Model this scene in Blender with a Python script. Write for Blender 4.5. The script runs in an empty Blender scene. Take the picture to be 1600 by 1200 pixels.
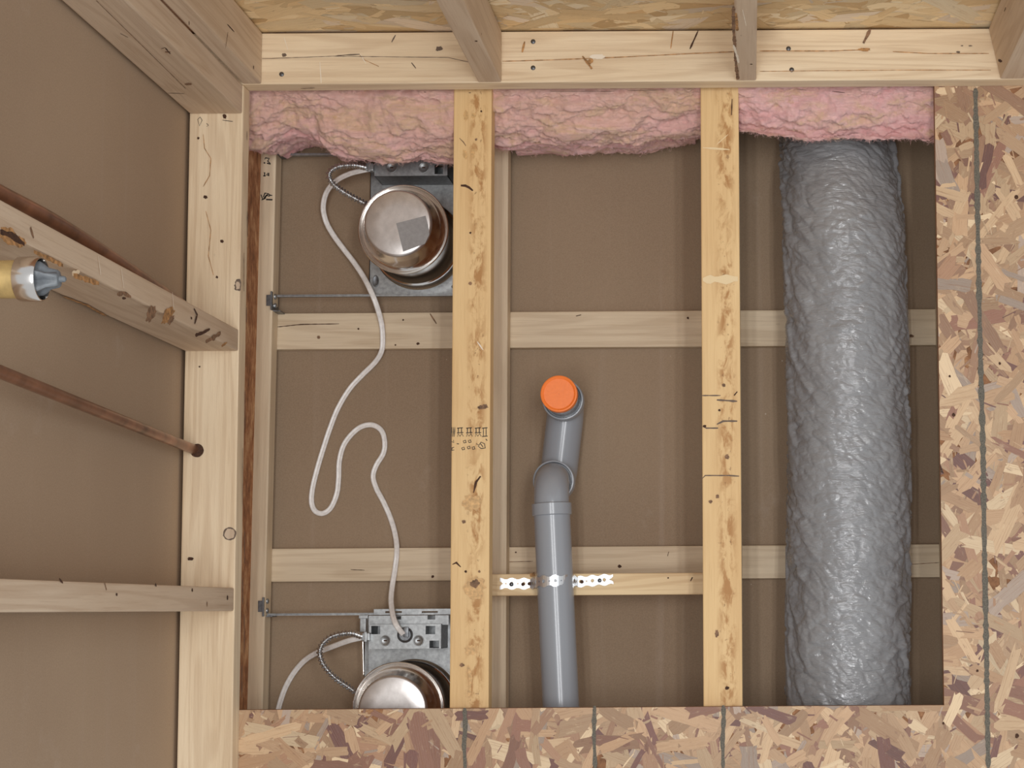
import bpy, bmesh, math, random
import numpy as np
from mathutils import Vector, Matrix, noise
random.seed(7)
S = bpy.context.scene
COL = S.collection

# ------------------------------------------------------------------ camera
F, PX, PY, H = 2668.0, 1170.0, 737.4, 2.838
def _n(v): v = np.array(v, float); return v / np.linalg.norm(v)
Zw = -_n([0, 950 - PY, F])
Yw = _n([940 - PX, -32700 - PY, F]); Yw = _n(Yw - Zw * Yw.dot(Zw)); Xw = np.cross(Yw, Zw)
RM = np.array([Xw, Yw, Zw])            # image axes -> world axes
CAM = np.array([0, 0, H])
cd = bpy.data.cameras.new('camera'); cam = bpy.data.objects.new('camera', cd); COL.objects.link(cam)
cd.sensor_width = 36; cd.lens = 36 * F / 1600
cd.shift_x = (800 - PX) / 1600; cd.shift_y = (PY - 600) / 1600
cd.clip_start = 0.05
m = Matrix.Identity(4)
for i in range(3):
    m[i][0] = RM[i][0]; m[i][1] = -RM[i][1]; m[i][2] = -RM[i][2]; m[i][3] = CAM[i]
cam.matrix_world = m
S.camera = cam

def hit(px, py, axis, val):            # where the line of sight meets a plane of the building
    d = RM @ np.array([(px - PX) / F, (py - PY) / F, 1.0])
    return Vector(CAM + d * (val - CAM[axis]) / d[axis])
def P(px, py, z): return hit(px, py, 2, z)

# ------------------------------------------------------------------ light
w = bpy.data.worlds.new('room_air'); S.world = w; w.use_nodes = True
bg = w.node_tree.nodes['Background']; bg.inputs[0].default_value = (.97, 0.985, 1.0, 1); bg.inputs[1].default_value = 0.54
def area(name, loc, rot, sx, sy, e, col=(.97, .985, 1)):
    l = bpy.data.lights.new(name, 'AREA'); l.shape = 'RECTANGLE'; l.size = sx; l.size_y = sy; l.energy = e; l.color = col
    o = bpy.data.objects.new(name, l); o.location = loc; o.rotation_euler = rot; COL.objects.link(o); return o
for lx_ in (.52, .74): area('shop_light', (lx_, .20, 3.7), (0, math.radians(6), 0), .10, 1.5, 16.5)      # two twin-tube shop lights
for lx_ in (-.46, -.22): area('shop_light', (lx_, -.10, 3.7), (0, math.radians(-4), 0), .10, 1.5, 16.5)
S.view_settings.view_transform = 'Standard'; S.view_settings.look = 'None'
S.view_settings.gamma = 1; S.view_settings.use_curve_mapping = False
S.view_settings.exposure = 0.0

# ------------------------------------------------------------------ node helpers
def lin(c):
    r = []
    for v in c:
        v /= 255.0; r.append(v / 12.92 if v <= .04045 else ((v + .055) / 1.055) ** 2.4)
    return (*r, 1)
class NT:
    def __init__(s, name):
        s.m = bpy.data.materials.new(name); s.m.use_nodes = True; s.t = s.m.node_tree
        s.b = s.t.nodes['Principled BSDF']; s.L = s.t.links
    def n(s, ty, ins={}, **kw):
        nd = s.t.nodes.new(ty)
        for k, v in kw.items(): setattr(nd, k, v)
        for k, v in ins.items():
            if hasattr(v, 'is_output') or isinstance(v, bpy.types.NodeSocket): s.L.new(v, nd.inputs[k])
            else: nd.inputs[k].default_value = v
        return nd
    def uv(s): return s.n('ShaderNodeTexCoord').outputs['UV']
    def obj(s): return s.n('ShaderNodeTexCoord').outputs['Object']
    def rnd(s): return s.n('ShaderNodeObjectInfo').outputs['Random']
    def map(s, v, sc): return s.n('ShaderNodeMapping', {'Vector': v, 'Scale': sc}).outputs[0]
    def math(s, op, a, b=0.0, clamp=False):
        nd = s.n('ShaderNodeMath', {0: a, 1: b}, operation=op); nd.use_clamp = clamp; return nd.outputs[0]
    def noise(s, v, sc, det=3, rough=.5, w=None, dist=0):
        nd = s.n('ShaderNodeTexNoise'); 
        if w is not None: nd.noise_dimensions = '4D'; s.L.new(w, nd.inputs['W'])
        s.L.new(v, nd.inputs['Vector']); nd.inputs['Scale'].default_value = sc; nd.inputs['Detail'].default_value = det
        nd.inputs['Roughness'].default_value = rough; nd.inputs['Distortion'].default_value = dist; return nd.outputs['Fac']
    def ramp(s, f, pts):
        nd = s.n('ShaderNodeValToRGB', {'Fac': f}); e = nd.color_ramp.elements
        while len(e) < len(pts): e.new(.5)
        for el, (p, c) in zip(e, pts): el.position = p; el.color = c if len(c) == 4 else lin(c)
        return nd.outputs[0]
    def step(s, f, a, b): return s.n('ShaderNodeMapRange', {'Value': f, 'From Min': a, 'From Max': b}, interpolation_type='SMOOTHSTEP').outputs[0]
    def mix(s, f, a, b, mode='MIX'):
        nd = s.n('ShaderNodeMix', data_type='RGBA', blend_type=mode)
        for k, v in ((0, f), (6, a), (7, b)):
            if isinstance(v, bpy.types.NodeSocket): s.L.new(v, nd.inputs[k])
            else: nd.inputs[k].default_value = v
        return nd.outputs[2]
    def out(s, col=None, rough=.6, metal=0, bump=None, bd=.001, bs=.5):
        if col is not None:
            if isinstance(col, bpy.types.NodeSocket): s.L.new(col, s.b.inputs['Base Color'])
            else: s.b.inputs['Base Color'].default_value = col
        if isinstance(rough, bpy.types.NodeSocket): s.L.new(rough, s.b.inputs['Roughness'])
        else: s.b.inputs['Roughness'].default_value = rough
        s.b.inputs['Metallic'].default_value = metal
        if bump is not None:
            b = s.n('ShaderNodeBump', {'Height': bump, 'Distance': bd, 'Strength': bs}); s.L.new(b.outputs[0], s.b.inputs['Normal'])
        return s.m

def lumber(name, light, mid, dark, knot=(120, 85, 55), ring=.55, stain=0.0, stain_col=(180, 128, 72), knots=1.0):
    k = NT(name); uv = k.uv(); r = k.math('MULTIPLY', k.rnd(), 37.0)
    warp = k.noise(k.map(uv, (.9, 15, 1)), 1.0, 2, .45, r)
    fine = k.noise(k.map(uv, (9, 330, 1)), 1.0, 4, .6, r)
    rg = k.math('SINE', k.math('MULTIPLY', warp, 80.0)); rg = k.step(rg, -.2, 1.0)
    broad = k.noise(k.map(uv, (3, 14, 1)), 1.0, 3, .5, r)
    c = k.ramp(broad, [(.3, light), (.7, mid)])
    c = k.mix(k.math('MULTIPLY', rg, ring * .42), c, lin(dark))
    c = k.mix(k.math('MULTIPLY', k.step(fine, .50, .75), .35), c, lin(dark))
    c = k.mix(k.math('MULTIPLY', k.step(fine, .48, .25), .25), c, lin(tuple(min(255, v + 14) for v in light)))
    vor = k.n('ShaderNodeTexVoronoi', {'Vector': k.map(uv, (4.5, 15, 1)), 'Scale': 1.0, 'W': r}, voronoi_dimensions='4D')
    sel = k.step(k.n('ShaderNodeSeparateColor', {0: vor.outputs['Color']}).outputs[0], .68, .72)
    km = k.math('MULTIPLY', k.math('MULTIPLY', k.step(vor.outputs['Distance'], .16, .06), sel), .75 * knots)
    c = k.mix(km, c, lin(knot))
    vor2 = k.n('ShaderNodeTexVoronoi', {'Vector': k.map(uv, (22, 45, 1)), 'Scale': 1.0, 'W': r}, voronoi_dimensions='4D')
    sel2 = k.step(k.n('ShaderNodeSeparateColor', {0: vor2.outputs['Color']}).outputs[1], .80, .82)
    c = k.mix(k.math('MULTIPLY', k.math('MULTIPLY', k.step(vor2.outputs['Distance'], .14, .05), sel2), .55), c, lin((110, 80, 58)))
    if stain:
        v = k.n('ShaderNodeSeparateXYZ', {0: uv}).outputs[1]
        band = k.math('MULTIPLY', k.step(v, -.012, .006), k.step(v, .030, .014))
        sn = k.noise(k.map(uv, (26, 60, 1)), 1.0, 5, .65, r, .6); sb = k.noise(k.map(uv, (7, 5, 1)), 1.0, 2, .5, r)
        msk = k.math('MULTIPLY', k.math('MULTIPLY', k.step(sn, .45, .60), band), k.step(sb, .30, .50))
        c = k.mix(k.math('MULTIPLY', msk, stain), c, lin(stain_col))
        sp = k.noise(k.map(uv, (70, 110, 1)), 1.0, 3, .6, r)
        c = k.mix(k.math('MULTIPLY', k.math('MULTIPLY', k.step(sp, .62, .68), band), .6), c, lin((130, 88, 50)))
    h = k.math('ADD', k.math('MULTIPLY', fine, .6), k.noise(k.map(uv, (60, 300, 1)), 1.0, 3, .6, r))
    return k.out(c, .62, 0, h, .0006, .55)
M = {}
M['pine'] = lumber('pine_plate', (242, 221, 188), (226, 200, 164), (182, 146, 108))
M['pine_stud'] = lumber('pine_stud', (216, 194, 168), (203, 178, 150), (165, 130, 98))
M['pine_back'] = lumber('pine_strapping', (226, 206, 176), (205, 182, 150), (168, 138, 105))
M['flange'] = lumber('glued_flange', (238, 203, 148), (224, 184, 128), (190, 145, 92), ring=.25, stain=.95, knots=.0)
M['flange_pale'] = lumber('bottom_flange', (236, 216, 184), (220, 198, 166), (176, 148, 116), ring=.4)
M['block'] = lumber('block_pine', (240, 212, 166), (226, 194, 148), (190, 148, 100), ring=.8)
# gypsum paper backing
def paper(name, a, b):
    k = NT(name); o = k.obj()
    c = k.ramp(k.noise(o, 1.7, 3), [(.35, a), (.65, b)])
    st = k.noise(k.map(o, (38, .9, 38)), 1.0, 3, .55)
    c = k.mix(k.math('MULTIPLY', k.step(st, .56, .78), .22), c, lin((186, 166, 148)))
    g = k.noise(o, 420, 2, .7); c = k.mix(.20, c, k.ramp(g, [(.25, (92, 72, 58)), (.75, (176, 152, 128))]))
    v = k.n('ShaderNodeTexVoronoi', {'Vector': o, 'Scale': 34.0}); sel = k.step(k.n('ShaderNodeSeparateColor', {0: v.outputs['Color']}).outputs[0], .9, .92)
    c = k.mix(k.math('MULTIPLY', k.math('MULTIPLY', k.step(v.outputs['Distance'], .07, .03), sel), .6), c, lin((225, 210, 195)))
    sm = k.noise(k.map(o, (6, 6, 6)), 1.0, 6, .72); c = k.mix(k.math('MULTIPLY', k.step(sm, .60, .72), .18), c, lin((190, 172, 156)))
    return k.out(c, .75, 0, g, .0004, .2)
M['paper'] = paper('gypsum_paper', (160, 136, 109), (148, 124, 98))
M['paper_wall'] = paper('gypsum_paper_wall', (184, 159, 132), (171, 146, 120))
# wood flakes: colour of each flake is stored on the flake
def flakes(name, edge):
    k = NT(name); uv = k.uv()
    at = k.n('ShaderNodeAttribute', attribute_name='flake').outputs['Color']
    f = k.noise(k.map(uv, (14, 520, 1)), 1.0, 4, .6)
    c = k.mix(k.math('MULTIPLY', k.step(f, .5, .72), .5), at, lin(edge))
    f2 = k.noise(k.map(uv, (30, 90, 1)), 1.0, 4, .7)
    c = k.mix(k.math('MULTIPLY', k.step(f2, .60, .70), .45), c, lin((118, 80, 60)))
    f3 = k.noise(k.map(k.obj(), (130, 130, 130)), 1.0, 5, .8, dist=2.0); c = k.mix(k.math('MULTIPLY', k.step(f3, .64, .72), .55 if name == 'wood_flakes' else .15), c, lin((108, 70, 54)))
    c = k.mix(k.math('MULTIPLY', k.step(f3, .36, .28), .5 if name == 'wood_flakes' else .15), c, lin((238, 216, 184)))
    c = k.mix(k.math('MULTIPLY', k.step(f2, .42, .30), .35), c, lin((232, 205, 165)))
    return k.out(c, .5, 0, k.math('ADD', f, f2), .0008, .6)
M['osb'] = flakes('wood_flakes', (150, 106, 74))
M['osb_wall'] = flakes('wood_flakes_sheathing', (185, 140, 85))
k = NT('osb_core'); c = k.ramp(k.noise(k.map(k.obj(), (30, 30, 220)), 1.0, 5, .7), [(.3, (96, 62, 40)), (.55, (160, 112, 76)), (.75, (205, 165, 120))])
M['osb_core'] = k.out(c, .8)
k = NT('osb_web'); c = k.ramp(k.noise(k.map(k.obj(), (60, 24, 60)), 1.0, 5, .7), [(.3, (112, 68, 42)), (.5, (178, 120, 78)), (.68, (222, 178, 132))])
M['web'] = k.out(c, .7)
# pink fibreglass
k = NT('pink_fibreglass'); o = k.obj()
a = k.noise(k.map(o, (9, 22, 22)), 1.0, 4, .6, dist=.8)
c = k.ramp(a, [(.30, (236, 174, 170)), (.42, (244, 194, 190)), (.52, (240, 192, 180)), (.60, (234, 194, 164)), (.66, (242, 196, 186)), (.8, (248, 212, 204))])
b_ = k.noise(k.map(o, (40, 160, 160)), 1.0, 6, .75, dist=1.2)
c = k.mix(k.math('MULTIPLY', k.step(b_, .52, .72), .4), c, lin((252, 222, 212)))
c = k.mix(k.math('MULTIPLY', k.step(b_, .42, .28), .45), c, lin((214, 146, 136)))
zz = k.n('ShaderNodeSeparateXYZ', {0: o}).outputs[2]; tp = k.math('MULTIPLY', k.step(k.math('ADD', zz, k.math('MULTIPLY', k.noise(k.map(o, (14, 30, 30)), 1.0, 4, .6), .10)), .06, .16), .30)
c = k.mix(tp, c, lin((214, 176, 136)))
d_ = k.noise(o, 30, 5, .7); c = k.mix(k.math('MULTIPLY', k.step(d_, .62, .70), .5), c, lin((212, 170, 118)))
k.b.inputs['Sheen Weight'].default_value = .3
M['pink'] = k.out(c, .95, 0, b_, .004, .8)
def plain(name, c, rough, metal=0, bump=0, bscale=200, var=.0):
    k = NT(name); col = lin(c); bm_ = None
    if bump or var:
        nz = k.noise(k.obj(), bscale, 4, .6)
        if var: col = k.ramp(nz, [(.3, tuple(int(v * (1 - var)) for v in c)), (.7, tuple(min(255, int(v * (1 + var))) for v in c))])
        if bump: return k.out(col, rough, metal, nz, bump, .5)
    return k.out(col, rough, metal)
M['pvc'] = plain('grey_pvc', (154, 157, 162), .2, 0, .00004, 90)
M['orange'] = plain('orange_plastic', (255, 130, 52), .45, 0, .0004, 160, .03)
M['galv'] = plain('galvanised_steel', (160, 162, 162), .40, .8, .0002, 120, .10)
M['galv_dark'] = plain('dull_steel', (120, 122, 124), .45, .8, .0002, 120, .15)
M['conduit'] = plain('conduit_steel', (200, 200, 200), .28, .95)
M['tin'] = plain('bright_tin', (236, 232, 228), .16, 1.0)
M['alu'] = plain('spun_aluminium', (214, 208, 204), .34, .85, .0002, 70, .05)
M['strap'] = plain('zinc_strap', (236, 238, 240), .30, .8)
M['cable'] = plain('cable_sheath', (236, 230, 224), .30, 0, .0003, 150, .05)
M['sticker'] = plain('grey_sticker', (148, 144, 142), .5, 0, .0002, 120, .05)
M['copper'] = plain('copper_tube', (138, 98, 76), .32, .45, .0002, 14, .28)
M['brass'] = plain('brass_tube', (196, 168, 112), .42, .4, .0004, 90, .08)
M['grey_plug'] = plain('grey_plug', (106, 110, 114), .5, 0, .002, 70, .12)
M['marker'] = plain('black_marker', (100, 94, 82), .7, 0, .0004, 400, .25)
M['ink'] = plain('black_ink', (48, 42, 38), .7, 0, 0, 300, .2)
M['pencil'] = plain('pencil', (110, 92, 78), .7)
M['gouge'] = plain('dark_bark', (72, 46, 30), .85, 0, .001, 300, .3)
M['bark'] = plain('torn_wood', (164, 122, 78), .8, 0, .002, 130, .3)
M['stain'] = plain('glue_stain', (206, 164, 108), .5, 0, .0004, 160, .14)
M['bark2'] = plain('bark_streak', (128, 98, 74), .8, 0, .002, 130, .28)
M['scuff'] = plain('white_scuff', (240, 226, 205), .7)
M['nail'] = plain('nail_steel', (98, 98, 100), .4, .8)
M['pale_band'] = plain('pale_band', (238, 212, 166), .6)
M['plywhite'] = plain('paint_pen', (120, 112, 150), .6)
k = NT('duct_jacket'); o = k.obj()
def ridge(sc, d_): return k.math('ABSOLUTE', k.math('SUBTRACT', k.noise(k.map(o, sc), 1.0, 3, .55, dist=d_), .5))
hh = k.math('SUBTRACT', 1.0, k.math('MULTIPLY', k.math('ADD', k.math('MULTIPLY', ridge((24, 95, 24), 1.6), 1.0), k.math('MULTIPLY', ridge((60, 150, 60), 1.2), .6)), 2.2))
c = k.ramp(k.noise(o, 9, 3), [(.3, (142, 142, 143)), (.7, (154, 154, 155))])
k.b.inputs['Specular IOR Level'].default_value = .8
M['duct'] = k.out(c, .085, 0, hh, .0020, .6)

# ------------------------------------------------------------------ object helpers
def tag(o, label=None, cat=None, group=None, kind=None):
    if label: o['label'] = label
    if cat: o['category'] = cat
    if group: o['group'] = group
    if kind: o['kind'] = kind
    return o
def empty(name, loc):
    o = bpy.data.objects.new(name, None); o.empty_display_size = .05; o.location = loc; COL.objects.link(o); return o
def wpos(o):
    v = Vector(o.location); p = o.parent
    while p: v += Vector(p.location); p = p.parent
    return v
def finish(name, bm, mats, parent=None, smooth=False, origin=None):
    """bm is in world coordinates; the origin goes to its middle"""
    bm.verts.ensure_lookup_table()
    if origin is None:
        a = np.array([v.co for v in bm.verts]); origin = Vector((a.min(0) + a.max(0)) / 2)
    bmesh.ops.translate(bm, verts=bm.verts, vec=-origin)
    me = bpy.data.meshes.new(name); bm.to_mesh(me); bm.free()
    for m_ in (mats if isinstance(mats, (list, tuple)) else [mats]): me.materials.append(M[m_])
    if smooth:
        me.polygons.foreach_set('use_smooth', [True] * len(me.polygons))
        if smooth == 'auto':
            me.set_sharp_from_angle(angle=math.radians(38))
    o = bpy.data.objects.new(name, me); COL.objects.link(o)
    if parent: o.parent = parent; o.location = origin - wpos(parent)
    else: o.location = origin
    return o
def add_box(bm, x, y, z, bev=0, mi=0):
    g = bmesh.ops.create_cube(bm, size=1)['verts']
    for v in g: v.co = Vector((x[0] if v.co.x < 0 else x[1], y[0] if v.co.y < 0 else y[1], z[0] if v.co.z < 0 else z[1]))
    fs = {f for v in g for f in v.link_faces}
    for f in fs: f.material_index = mi
    if bev:
        es = {e for v in g for e in v.link_edges}
        r = bmesh.ops.bevel(bm, geom=list(es), offset=bev, segments=2, affect='EDGES', profile=.6)
        for f in r['faces']: f.material_index = mi
def grain_uv(bm, ax):
    uvl = bm.loops.layers.uv.verify()
    a = np.array([v.co for v in bm.verts]); c = (a.min(0) + a.max(0)) / 2
    for f in bm.faces:
        n = f.normal; k_ = max(range(3), key=lambda i: abs(n[i])); others = [i for i in range(3) if i != ax and i != k_] or [i for i in range(3) if i != ax][:1]
        for l in f.loops:
            v = l.vert.co[others[0]] - c[others[0]]
            l[uvl].uv = (l.vert.co[ax], v if k_ == 2 else v + .31 * (k_ + 1))
def flat_poly(bm, pts, n, off, mi):
    vs = [bm.verts.new(p + n * off) for p in pts]
    try: f = bm.faces.new(vs)
    except ValueError: return
    f.normal_update()
    if f.normal.dot(n) < 0: f.normal_flip()
    f.material_index = mi
def stroke_pts(pts, wd, n, jag=.25):
    q = []
    for a, b in zip(pts[:-1], pts[1:]):
        L_ = (b - a).length; m_ = max(1, int(L_ / .006))
        for i in range(m_): q.append(a.lerp(b, i / m_))
    q.append(pts[-1]); L, R_ = [], []
    for i, p in enumerate(q):
        t = (q[min(i + 1, len(q) - 1)] - q[max(i - 1, 0)]).normalized(); s = n.cross(t)
        ww = wd / 2 * (1 + random.uniform(-jag, jag))
        if len(q) > 2 and i in (0, len(q) - 1) and jag < .5: ww *= .6
        L.append(p + s * ww); R_.append(p - s * ww * (1 + random.uniform(-jag, jag) * .5))
    return L, R_
def add_stroke(bm, pts, wd, n, off=.0004, mi=0, jag=.25):
    L, R_ = stroke_pts(pts, wd, n, jag)
    for i in range(len(L) - 1): flat_poly(bm, [L[i], L[i + 1], R_[i + 1], R_[i]], n, off, mi)
def add_blob(bm, c, rx, ry, ang, u, v, n, off=.0004, mi=0, jag=.3, k_=14):
    pts = []
    for i in range(k_):
        a = 2 * math.pi * i / k_; r = 1 + random.uniform(-jag, jag)
        x, y = rx * r * math.cos(a), ry * r * math.sin(a)
        pts.append(c + u * (x * math.cos(ang) - y * math.sin(ang)) + v * (x * math.sin(ang) + y * math.cos(ang)))
    flat_poly(bm, pts, n, off, mi)
AX = (Vector((1, 0, 0)), Vector((0, 1, 0)), Vector((0, 0, 1)))
def board(name, x, y, z, ax, mat, parent=None, bev=.0025, marks=(), extra=(), shape=None):
    """a piece of lumber; marks lie in its faces: (kind, plane axis, value, pixels..., size, slot)"""
    bm = bmesh.new(); add_box(bm, x, y, z, bev)
    if shape: shape(bm)
    bmesh.ops.recalc_face_normals(bm, faces=bm.faces[:])
    for mi_, mk in enumerate(marks):
        of_ = .0003 + .00006 * mi_; kind, pax, val = mk[:3]; n = AX[pax] * (1 if CAM[pax] > val else -1)
        if kind == 's':
            pts = [hit(a, b, pax, val) for a, b in mk[3]]; add_stroke(bm, pts, mk[4], n, of_, mk[5], .35)
        else:
            c = hit(mk[3][0], mk[3][1], pax, val); u, v = [AX[i] for i in range(3) if i != pax]
            add_blob(bm, c, mk[4], mk[5], mk[6], u, v, n, of_, mk[7], *(mk[8:] or (.22,)), k_=22)
    grain_uv(bm, ax)
    return finish(name, bm, [mat] + list(extra), parent)
def catmull(pts, res=8):
    pts = [Vector(p) for p in pts]; q = [2 * pts[0] - pts[1]] + pts + [2 * pts[-1] - pts[-2]]; o = []
    for i in range(1, len(q) - 2):
        p0, p1, p2, p3 = q[i - 1:i + 3]
        for j in range(res):
            t = j / res; o.append(.5 * ((2 * p1) + (-p0 + p2) * t + (2 * p0 - 5 * p1 + 4 * p2 - p3) * t * t + (-p0 + 3 * p1 - 3 * p2 + p3) * t ** 3))
    o.append(pts[-1]); return o
def resample(pts, d):
    o = [pts[0].copy()]; acc = 0
    for a, b in zip(pts[:-1], pts[1:]):
        L_ = (b - a).length; t = d - acc
        while t <= L_ and L_ > 0: o.append(a.lerp(b, t / L_)); t += d
        acc = L_ - (t - d)
    o.append(pts[-1]); return o
def sweep(bm, pts, sec, up=Vector((0, 0, 1)), caps=True, mi=0, transport=True):
    """sec(i, s) -> list of 2-D points of the section at path point i"""
    rings = []; s = 0; prev = None; side = None
    for i, p in enumerate(pts):
        t = (pts[min(i + 1, len(pts) - 1)] - pts[max(i - 1, 0)]).normalized()
        if side is None: side = up.cross(t); side = side.normalized() if side.length > 1e-4 else Vector((1, 0, 0))
        elif transport: side = (side - t * side.dot(t)).normalized()
        else:
            q = up.cross(t); side = q.normalized() if q.length > 1e-3 else side
        u = t.cross(side)
        if i: s += (p - pts[i - 1]).length
        rings.append([bm.verts.new(p + side * a + u * b) for a, b in sec(i, s)])
    n = len(rings[0])
    for r0, r1 in zip(rings[:-1], rings[1:]):
        for j in range(n):
            f = bm.faces.new((r0[j], r0[(j + 1) % n], r1[(j + 1) % n], r1[j])); f.material_index = mi
    if caps:
        for r in (rings[0][::-1], rings[-1]): bm.faces.new(r).material_index = mi
def circ(r, n=28): return [(r * math.cos(2 * math.pi * j / n), r * math.sin(2 * math.pi * j / n)) for j in range(n)]
def tube(name, pts, r, mat, parent=None, n=28, caps=True, sm=True):
    bm = bmesh.new(); rf = r if callable(r) else (lambda i, s: r)
    sweep(bm, pts, lambda i, s: circ(rf(i, s), n), caps=caps)
    bmesh.ops.recalc_face_normals(bm, faces=bm.faces[:])
    return finish(name, bm, mat, parent, 'auto' if sm else False)
def lathe(bm, c, prof, n=64, axis='Z', mi=0, close=False):
    rings = []
    for r, h in prof:
        ring = []
        for j in range(n):
            a = 2 * math.pi * j / n
            if axis == 'Z': co = (c[0] + r * math.cos(a), c[1] + r * math.sin(a), c[2] + h)
            elif axis == 'X': co = (c[0] + h, c[1] + r * math.cos(a), c[2] + r * math.sin(a))
            ring.append(bm.verts.new(co))
        rings.append(ring)
    for r0, r1 in zip(rings[:-1], rings[1:]):
        for j in range(n): bm.faces.new((r0[j], r0[(j + 1) % n], r1[(j + 1) % n], r1[j])).material_index = mi
    if close:
        for r in (rings[0], rings[-1]): bm.faces.new(r).material_index = mi
    bmesh.ops.recalc_face_normals(bm, faces=bm.faces[:])

# ------------------------------------------------------------------ flake boards (oriented strand board)
def clip(poly, x0, x1, y0, y1):
    def cut(ps, ins, inter):
        o = []
        for i in range(len(ps)):
            a, b = ps[i - 1], ps[i]; ia, ib = ins(a), ins(b)
            if ib:
                if not ia: o.append(inter(a, b))
                o.append(b)
            elif ia: o.append(inter(a, b))
        return o
    def ix(v): return lambda a, b: (v, a[1] + (b[1] - a[1]) * (v - a[0]) / (b[0] - a[0]))
    def iy(v): return lambda a, b: (a[0] + (b[0] - a[0]) * (v - a[1]) / (b[1] - a[1]), v)
    for ins, it in ((lambda p: p[0] >= x0, ix(x0)), (lambda p: p[0] <= x1, ix(x1)), (lambda p: p[1] >= y0, iy(y0)), (lambda p: p[1] <= y1, iy(y1))):
        poly = cut(poly, ins, it)
        if len(poly) < 3: return []
    return poly
def flake_skin(bm, rects, dens, palette, to3, thick, lmul=1.0, seed=3, main=None, wmul=1.0):
    rng = random.Random(seed); cl = bm.loops.layers.float_color.get('flake') or bm.loops.layers.float_color.new('flake')
    uvl = bm.loops.layers.uv.verify()
    X0 = min(r[0] for r in rects); X1 = max(r[1] for r in rects); Y0 = min(r[2] for r in rects); Y1 = max(r[3] for r in rects)
    N = int((X1 - X0) * (Y1 - Y0) * dens)
    for i in range(N):
        big = rng.random()
        if rng.random() < .42: L_ = rng.uniform(.006, .030) * lmul; W_ = rng.uniform(.0008, .0045)
        elif big < .55: L_ = rng.uniform(.050, .135) * lmul; W_ = rng.uniform(.012, .030) * wmul
        else: L_ = rng.uniform(.020, .070) * lmul; W_ = rng.uniform(.006, .018) * wmul
        cx, cy = rng.uniform(X0 - .03, X1 + .03), rng.uniform(Y0 - .03, Y1 + .03)
        a = rng.uniform(0, math.pi) if main is None else rng.gauss(main, .55)
        ca, sa = math.cos(a), math.sin(a); pts = []
        for t in (-.5, -.25, .0, .25, .5): pts.append((t * L_, -W_ / 2 * (1 + rng.uniform(-.25, .2))))
        for t in (.25, -.1, -.35): pts.append((L_ / 2 + rng.uniform(-.16, .12) * L_ * .6, -t * W_))
        for t in (.5, .2, -.1, -.4): pts.append((t * L_ + rng.uniform(-.02, .02) * L_, W_ / 2 * (1 + rng.uniform(-.3, .15))))
        for t in (.3, -.1): pts.append((-L_ / 2 + rng.uniform(-.12, .14) * L_ * .6, t * W_))
        g = [(cx + x * ca - y * sa, cy + x * sa + y * ca) for x, y in pts]
        col = rng.choices(palette, [p[3] for p in palette])[0]; j = rng.uniform(.90, 1.08)
        c_ = lin(tuple(min(255, v * j) for v in col[:3])); h = thick * i / N
        tx, ty = rng.uniform(-.006, .006), rng.uniform(-.006, .006)
        for r in rects:
            q = clip(g, *r)
            if len(q) < 3: continue
            try: f = bm.faces.new([bm.verts.new(to3(x, y, h + max(-.0002, min(.0002, tx * (x - cx) + ty * (y - cy))))) for x, y in q])
            except ValueError: continue
            f.material_index = 1
            for l, (x, y) in zip(f.loops, q):
                l[cl] = c_; dx, dy = x - cx, y - cy
                l[uvl].uv = (dx * ca + dy * sa + i * .37, -dx * sa + dy * ca + i * .113)
PAL = [(194, 158, 122, 28), (182, 145, 110, 24), (206, 173, 135, 20), (168, 129, 100, 18), (222, 194, 156, 9), (148, 106, 86, 10), (122, 84, 74, 6), (178, 156, 138, 8)]
PALW = [(228, 198, 150, 26), (221, 188, 138, 20), (234, 208, 164, 24), (238, 218, 182, 10), (208, 170, 118, 7), (222, 202, 176, 9)]
HX, HY = .3211, -.162     # corner of the opening cut in the floor
bm = bmesh.new(); bm.loops.layers.float_color.new('flake')
add_box(bm, (HX, .62), (-.48, .965), (-.018, -.0003)); add_box(bm, (-.93, HX), (-.48, HY), (-.018, -.0003)); add_box(bm, (-1.0, -.848), (HY, .965), (-.018, -.0003))
bmesh.ops.recalc_face_normals(bm, faces=bm.faces[:])
flake_skin(bm, [(HX, .62, HY, .90), (-.93, .62, -.48, HY)], 6500, PAL, lambda x, y, h: Vector((x, y, h)), .0012)
for f in bm.faces:
    if f.material_index == 1 and f.normal.z < 0: f.normal_flip()
floor = finish('floor', bm, ['osb_core', 'osb']); tag(floor, kind='structure')
def mline(pts, wd):
    bm = bmesh.new(); add_stroke(bm, [P(a, b, 0.0013) for a, b in pts], wd, AX[2], .0003, 0, .28)
    return finish('marker_line', bm, 'marker', floor)
mline([(1524, 138), (1526, 250), (1529, 420), (1532, 560), (1536, 700), (1538, 850), (1541, 1000), (1544, 1200)], .0085)
mline([(726, 1106), (727, 1140), (725, 1165), (727, 1200)], .007)
mline([(929, 1103), (928, 1150), (930, 1200)], .007)
mline([(1130, 1102), (1131, 1120), (1129, 1160), (1130, 1200)], .0065)

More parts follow.
